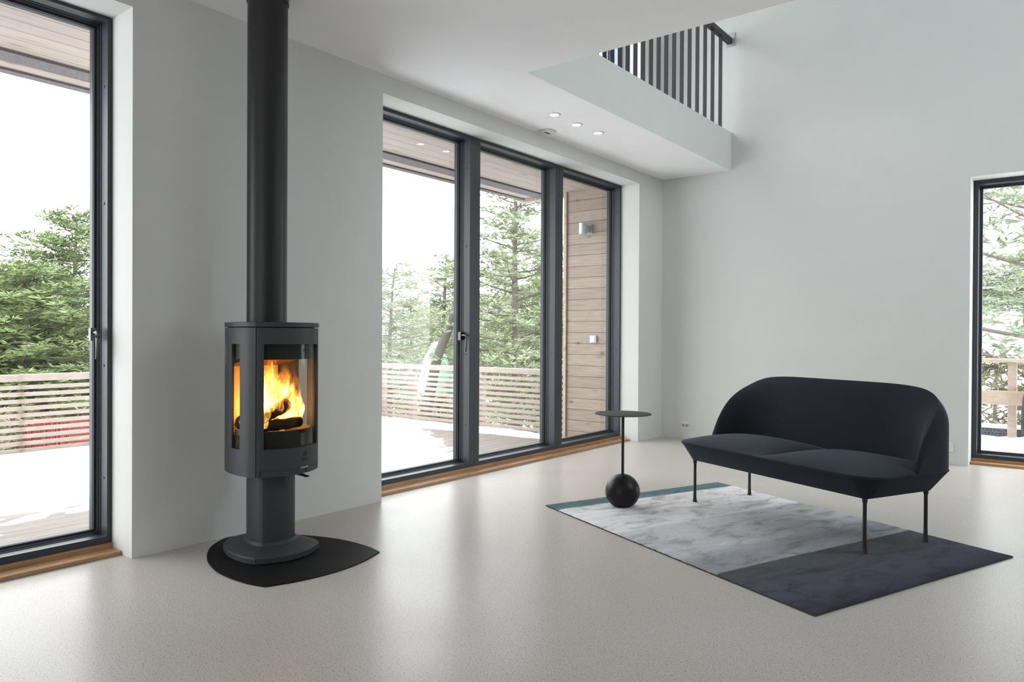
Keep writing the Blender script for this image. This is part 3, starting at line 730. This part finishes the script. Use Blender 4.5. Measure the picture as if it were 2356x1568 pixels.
# wing wall of horizontal boards
struct(MB().box(-1.09, -.365, -.25, -.06, DZ, 2.779).build('wall_terrace', MT['cladding']))
struct(MB().box(-1.125, -1.09, -.275, -.06, DZ, 2.779).build('trim_3', MT['newwood']))
t = thing('outdoor_wall_lamp', 'grey cylinder wall lamp on the boarded wing wall outside', 'wall lamp', (-.80, -.25, 2.32))
MB().lathe([(.043, -.065), (.047, -.062), (.047, .062), (.043, .065)], (0, -.115, 0), 32).build('lamp_cylinder', MT['alu_lamp'], t, smooth=50)
MB().box(-.03, .03, -.075, -.012, -.04, .045).build('lamp_arm', MT['alu_lamp'], t, .004)
MB().box(-.05, .05, -.012, 0, -.05, .055).build('lamp_bracket', MT['alu_lamp'], t, .003)
t = thing('outdoor_switch', 'grey square switch on the boarded wing wall below the lamp', 'light switch', (-.72, -.25, 1.07))
MB().box(-.041, .041, -.03, 0, -.041, .041).build('switch_box', MT['grey_plastic'], t, .005)
MB().box(-.026, .026, -.036, -.03, -.028, .026).build('switch_rocker', MT['plastic'], t, .003)
# railings
def railing(name, label, loc, ln, along, posts):
    t = thing(name, label, 'railing', loc, 0, None)
    def B(a0, a1, d0, d1, z0, z1): return MB().box(a0, a1, d0, d1, z0, z1) if along == 'x' else MB().box(d0, d1, a0, a1, z0, z1)
    s = -1 if along == 'x' else 1
    B(0, ln, -.06, .05, .815, .88).build('top_rail', MT['rail'], t, .003)
    for k in range(12):
        z = .76-.0675*k; B(0, ln, s*.045, s*.067, z-.020, z+.019).build('slat', MT['rail'], t, .002)
    for p in posts: B(p-.045, p+.045, -.044, .044, -.1, .815).build('post', MT['rail'], t, .003)
railing('terrace_railing', 'weathered wooden slat railing running straight out from the boarded wing wall', (-4.40, -.2, -.18), 3.27, 'x', (.09, .713, 1.965, 3.20))
railing('terrace_railing', 'pale wooden slat railing along the snowy terrace outside the left window', (-4.40, -8.5, -.175), 8.20, 'y', (.8, 2.05, 3.30, 4.55, 5.80, 7.05))

# ------------------------------------------------------------------ ground beyond
def gz(x, y):
    dx = max(0, -4.5-x); dy = max(0, y-1.2); d = math.hypot(dx, dy) if x < -1 else max(0, y-1.2)
    z = -1.75-.075*min(d, 22)+.04*max(0, d-32)
    b = min(1, max(0, (x+9)/8)); b = b*b*(3-2*b); z = z*(1-b)+b*(-1.5-.05*min(d, 40)+.21*max(0, y-13))
    return z+.25*noise.noise(Vector((x*.16, y*.16, 0)))+.08*noise.noise(Vector((x*.6, y*.6, 5)))
mb = MB(); vs = []; fs = []; n = 90; X0, X1, Y0, Y1 = -80, 30, -40, 90
for j in range(n+1):
    for i in range(n+1):
        x = X0+(X1-X0)*i/n; y = Y0+(Y1-Y0)*j/n; inside = x > -4.3 and y < .3
        vs.append((x, y, gz(x, y) if not inside else -1.95))
for j in range(n):
    for i in range(n):
        a = j*(n+1)+i; fs.append((a, a+1, a+n+2, a+n+1))
mb.add(vs, fs); struct(mb.build('ground_outside', MT['snow'], None, smooth=180))

# trees
def make_tree(seed, h, crown, base, droop, nbr, tuft, blade, taper, lean=.0, trunk_r=.13):
    """trunk with limbs, and needle sprays as thin blades on the outer limbs"""
    rs = random.Random(seed); T = MB(); Fm = MB(); tr = []
    m = 10; ph = rs.random()*6
    def tp(t): return Vector((lean*t*t*h+.06*h*.12*math.sin(t*5+ph), .05*h*.1*math.sin(t*4+ph*2), t*h))
    T.tube([tp(i/m) for i in range(m+1)], [trunk_r*(1-.88*i/m)+.012 for i in range(m+1)], 8)
    fv = []; ff = []
    for k in range(nbr):
        t = base+(1-base)*((k+.5)/nbr)**.9; p = tp(t); az = k*2.399+rs.uniform(-.5, .5); q = (t-base)/(1-base)
        prof = ((1-q)**taper*.95+.10)*(.55+.45*min(1, q*5+.35)); L = crown*prof*rs.uniform(.65, 1.15)
        up = rs.uniform(.05, .35)-droop; d = Vector((math.cos(az), math.sin(az), up)).normalized(); pts = []; ns = 5
        side = Vector((-math.sin(az), math.cos(az), 0)); bend = rs.uniform(-.25, .25)
        for i in range(ns+1):
            f = i/ns; pts.append(p+d*L*f+side*bend*L*f*f+Vector((0, 0, (.16-droop*.5)*L*f*f)))
        T.tube(pts, [trunk_r*.26*(1-q*.6)*(1-.8*i/ns)+.005 for i in range(ns+1)], 4, False)
        nt_ = max(3, int(tuft*L/crown+2))
        for c in range(nt_):
            f = rs.uniform(.25, 1.0); i = min(ns-1, int(f*ns)); g = f*ns-i; o = pts[i].lerp(pts[i+1], g)
            sp = L*.22+.12; o = o+Vector((rs.gauss(0, sp*.6), rs.gauss(0, sp*.6), rs.gauss(.04, sp*.22)))
            for b in range(blade):
                a = rs.uniform(0, 2*PI); e = rs.uniform(-.15, .75); l = rs.uniform(.11, .24); v = Vector((math.cos(a)*math.cos(e), math.sin(a)*math.cos(e), math.sin(e)))
                sd = v.cross(Vector((rs.uniform(-1, 1), rs.uniform(-1, 1), rs.uniform(-1, 1)))).normalized()*rs.uniform(.008, .018); o2 = o+v*l*.1
                bi = len(fv); fv += [o2-sd*.5, o2+v*l*.55-sd, o2+v*l, o2+v*l*.55+sd]; ff.append((bi, bi+1, bi+2, bi+3))
    Fm.add(fv, ff)
    return T, Fm
PROTO = {}
def tree(kind, x, y, top, label, sc=None, rot=0, name='pine_tree', cat='tree', group='pines beyond the terrace'):
    z = gz(x, y)-.1; t = thing(name, label, cat, (x, y, z), rot, group)
    if kind not in PROTO:
        h, args, mt = KINDS[kind]; T, Fm = make_tree(*args)
        a = T.build('trunk', MT['bark'], t, smooth=60)
        me = bpy.data.meshes.new('foliage'); me.from_pydata(Fm.v, [], Fm.f); me.materials.append(MT[mt]); fo = bpy.data.objects.new('foliage', me); COL.objects.link(fo); fo.parent = t
        PROTO[kind] = (a, fo, h)
    else:
        for o in PROTO[kind][:2]: c = o.copy(); COL.objects.link(c); c.parent = t
    s = (top-z)/PROTO[kind][2]; t.scale = (sc or s, sc or s, s)
    return t
# kind: unit height, (seed, h, crown radius, crown base, droop, limbs, tufts, blades, taper, lean, trunk)
KINDS = {'broad': (7, (1, 7, 2.6, .22, .02, 54, 62, 15, .55, .01, .10), 'needle'),
         'broad2': (7, (5, 7, 2.3, .18, .0, 54, 62, 15, .6, .015, .10), 'needle'),
         'tall': (8, (3, 8, 2.1, .12, .06, 76, 34, 13, .75, 0, .12), 'needle_grey'),
         'loose': (7, (8, 7, 2.4, .2, .05, 40, 40, 14, .5, .02, .09), 'needle_grey'),
         'sparse': (7, (21, 7, 2.9, .15, .0, 34, 44, 14, .4, .02, .13), 'needle_grey'),
         'bush': (2, (11, 2, 1.2, .02, -.1, 40, 10, 9, .6, 0, .03), 'bush')}
TREES = [('broad', -13.66, -.62, 3.6, 'tall pine with layered crown beside the right edge of the left window', .95, 0.4), ('broad2', -12.35, -2.13, 2.4, 'dense green pine in the middle of the left window', 1.0, 2),
         ('broad', -14.3, -2.9, 2.9, 'dense pine at the far left edge of the left window', 1.05, 4), ('broad2', -11.2, -1.0, .9, 'low bushy young pine just beyond the railing in the left window', .8, 1), ('broad2', -13.2, -4.1, 2.5, 'bushy pine left of the dense middle pine in the left window', 1.0, 3.2), ('broad', -17.5, -.9, 2.6, 'pine filling the gap behind the two nearest pines in the left window', 1.1, 5.2), ('loose', -23.06, 2.2, 2.9, 'distant pine behind the others in the left window', 1.3, 3),
         ('loose', -9.76, 4.95, 2.75, 'pine nearest the plastered wall pier in the triple window', .9, 1), ('tall', -11.4, 8.73, 3.45, 'slim spruce rising beside the first mullion of the triple window', 1.0, 0), ('broad2', -17.9, 13.8, 2.5, 'distant rounded pine above the tarpaulin', 1.3, 5),
         ('loose', -15.2, 12.2, 2.2, 'low pine behind the tarpaulin in the left pane of the triple window', .8, 2.5), ('tall', -5.47, 4.48, 4.6, 'tall straight-trunked spruce in the middle pane of the triple window', .95, 1.2), ('broad', -8.06, 8.8, 2.6, 'bushy pine right of the straight spruce trunk', .85, 2.2),
         ('broad2', -6.6, 7.6, 2.1, 'bushy green pine left of the straight spruce trunk', .8, 3.9), ('loose', -11.2, 13.9, 4.4, 'far pine seen past the second mullion of the triple window', 1.2, .7), ('tall', -15, 16.1, 4.4, 'far thin spruce behind the straight spruce trunk', 1.2, 2.7),
         ('sparse', 3.75, 7.6, 6.4, 'pine with long bare limbs reaching into the right window', 1.25, 2.0), ('broad', -.6, 34, 4.6, 'distant greyish pine at the left of the snowy hill in the right window', 1.1, 4), ('broad2', 1.6, 36, 5.4, 'far broad pine on the snowy hill in the middle of the right window', 1.2, 1), ('broad', 3.2, 33, 5.2, 'far pine on the snowy hill at the right edge of the right window', 1.1, 2),
         ('tall', -22.7, 22.7, 4.2, 'very far spruce behind the first mullion of the triple window', 1.2, 5)]
for k, x, y, tp_, lab, sc, rot in TREES: tree(k, x, y, tp_, lab, sc, rot)
for x, y, tp_, lab, sc, rot in [(2.65, 5.7, .72, 'leafy green bush right behind the lumber fence', 1.1, 0), (3.4, 6.6, .62, 'leafy bush behind the right post of the lumber fence', 1.1, 2), (-7.6, 1.6, -.25, 'bare brown shrub behind the railing near its corner', 1.0, 1), (-6.4, 3.2, -.2, 'bare shrub behind the railing right of the middle post', 1.1, 3), (-3.6, 4.0, -.2, 'bare shrub behind the railing near the wing wall', 1.0, 4), (-9.4, -3.2, -.2, 'brown shrub behind the long railing in the left window', 1.0, 5)]:
    tree('bush', x, y, tp_, lab, sc, rot, 'shrub', 'bush', 'shrubs beyond the terrace')
# tarpaulin-covered heap, tile stack, leaning trunk, lumber fence
t = thing('tarpaulin_heap', 'pale green tarpaulin tied over a heap down the slope, behind the railing', 'tarpaulin', (-7.45, 4.22, gz(-7.45, 4.22)-.05), math.radians(38))
hz_ = .98-(gz(-7.45, 4.22)-.05)
rings = []
for i in range(13):
    f = i/12; x = -.40+.80*f; pk = hz_*(1-.28*abs(2*f-1)**2.2-.05*(f > .6)); wd = .55
    ring_ = []
    for k in range(15):
        a = k/14; y = wd*(2*a-1); rf = (1-abs(2*a-1)**1.7); zz = pk*(.12+.88*rf**.55)*(1 if 0 < k < 14 else 0)+.03*math.sin(x*40+k)*rf
        ring_.append((x+.015*math.sin(k*2.1), y, max(0, zz)))
    rings.append(ring_)
MB().loft(rings).build('tarpaulin', MT['tarp'], t, smooth=60)
MB().tube([(-.15, -.56, .3), (-.15, -.40, hz_*.72), (-.1, -.2, hz_*.93), (-.05, 0, hz_*1.0), (-.05, .2, hz_*.93)], .012, 6).build('tie_rope', MT['grey_plastic'], t)
MT['tile'] = simple('dull_red_clay_tile', (.15, .035, .028), .8, 0, .2, .5, 25)
tz = gz(-8.95, -2.6)-.05; top_z = -.22-tz
t = thing('roof_tile_stack', 'stack of red roof tiles standing behind the long railing in the left window', 'tile stack', (-8.95, -2.72, tz), math.radians(38))
t.scale = (.72, .8, 1)
pm = MB()
for x in (-.5, -.1, .3): pm.box(x, x+.18, -.4, .4, 0, .10)
for y in (-.4, -.06, .28): pm.box(-.5, .48, y, y+.12, .10, .13)
pm.build('pallet', MT['newwood'], t)
nl = 4; lh = (top_z-.13)/nl
for k in range(nl):
    lm = MB(); rs = random.Random(k)
    for i in range(26):
        x = -.50+.0385*i; lm.box(x, x+.030, -.38+rs.uniform(-.015, .015), .38, .13+lh*k, .13+lh*(k+1)-.025+rs.uniform(-.01, .01))
    lm.build('tile_layer', MT['tile'], t)
trunk_z = gz(-6.25, 2.55)-.1
pts = catmull([(-6.32, 2.5, trunk_z), (-6.221, 2.618, -.464), (-6.147, 2.68, .035), (-6.085, 2.732, .45), (-6.134, 2.95, .863), (-6.222, 3.265, 1.203), (-6.40, 3.65, 1.7), (-6.5, 3.9, 2.1)], 5)
lt = MB(); n_ = len(pts); lt.tube(pts, [.13-.075*i/(n_-1) for i in range(n_)], 12)
tag(lt.build('leaning_trunk', MT['dark_bark'], None, smooth=60), 'dark leaning tree trunk in front of the pale green tarpaulin', 'tree trunk')
t = thing('lumber_fence', 'raw pine rail fence standing in snow outside the right window', 'fence', (2.0, 2.0, 0))
MB().box(-1.2, 2.6, -.06, .06, .848, .886).build('top_rail', MT['newwood'], t, .003)
MB().box(-1.2, 2.6, -.062, -.024, .395, .545).build('middle_board', MT['newwood'], t, .003)
for x in (-.35, 1.09, 2.4): MB().box(x-.04, x+.04, -.022, .06, -.1, .848).build('post', MT['newwood'], t, .003)
mb = MB(); mb.box(.6, 6.8, 2.12, 2.30, -.6, .125)
t = thing('foundation_upstand', 'low wall lined with dark dimpled sheet and capped with snow, outside the right window', 'foundation wall', (3.5, 2.2, -.6))
m_ = MB(); m_.box(-2.9, 3.3, -.07, .10, 0, .725); m_.build('upstand_wall', MT['membrane'], t)
dm = MB()
for i in range(70):
    for j in range(4):
        x = -.9+.034*i+.017*(j % 2); z = .60+.034*j
        if x < 1.4: dm.add([(x-.011, -.07, z), (x, -.07, z-.011), (x+.011, -.07, z), (x, -.07, z+.011), (x, -.082, z)], [(0, 1, 4), (1, 2, 4), (2, 3, 4), (3, 0, 4)])
dm.build('dimple_sheet', MT['membrane'], t)
MB().box(-2.95, 3.35, -.085, .12, .725, .755).build('snow_cap', MT['snow'], t, .01)
vs = []; fs = []; nx, ny = 90, 40
for j in range(ny+1):
    for i in range(nx+1):
        x = .6+5.6*i/nx; y = .37+1.745*j/ny; f = (y-.37)/1.745
        z = -.035+.085*f+.045*noise.noise(Vector((x*2.2, y*2.0, 4)))+.028*noise.noise(Vector((x*7, y*7, 2)))*(.5+f); vs.append((x, y, z))
for j in range(ny):
    for i in range(nx): a = j*(nx+1)+i; fs.append((a, a+1, a+nx+2, a+nx+1))
mb = MB(); mb.add(vs, fs); tag(mb.build('snow_heap', MT['snow'], None, smooth=180), 'heaped snow between the right window and the lumber fence', 'snow', kind='stuff')
MB_ = MB(); prof = [(p.x, p.z) for p in catmull([(.02, 0, .0), (.12, 0, .02), (.19, 0, .09), (.215, 0, .2), (.21, 0, .36), (.195, 0, .5), (.15, 0, .6), (.06, 0, .65), (.01, 0, .655)], 3)]
MB_.lathe([(r*(1+.02*math.sin(i*9)), z) for i, (r, z) in enumerate(prof)], (0, 0, 0), 40)
o = MB_.build('cloth_bundle', MT['bundle'], None, smooth=70); o.location = (3.395, 1.72, .01)
tag(o, 'black rounded cloth bundle at the right edge of the picture, outside the window', 'bundle')
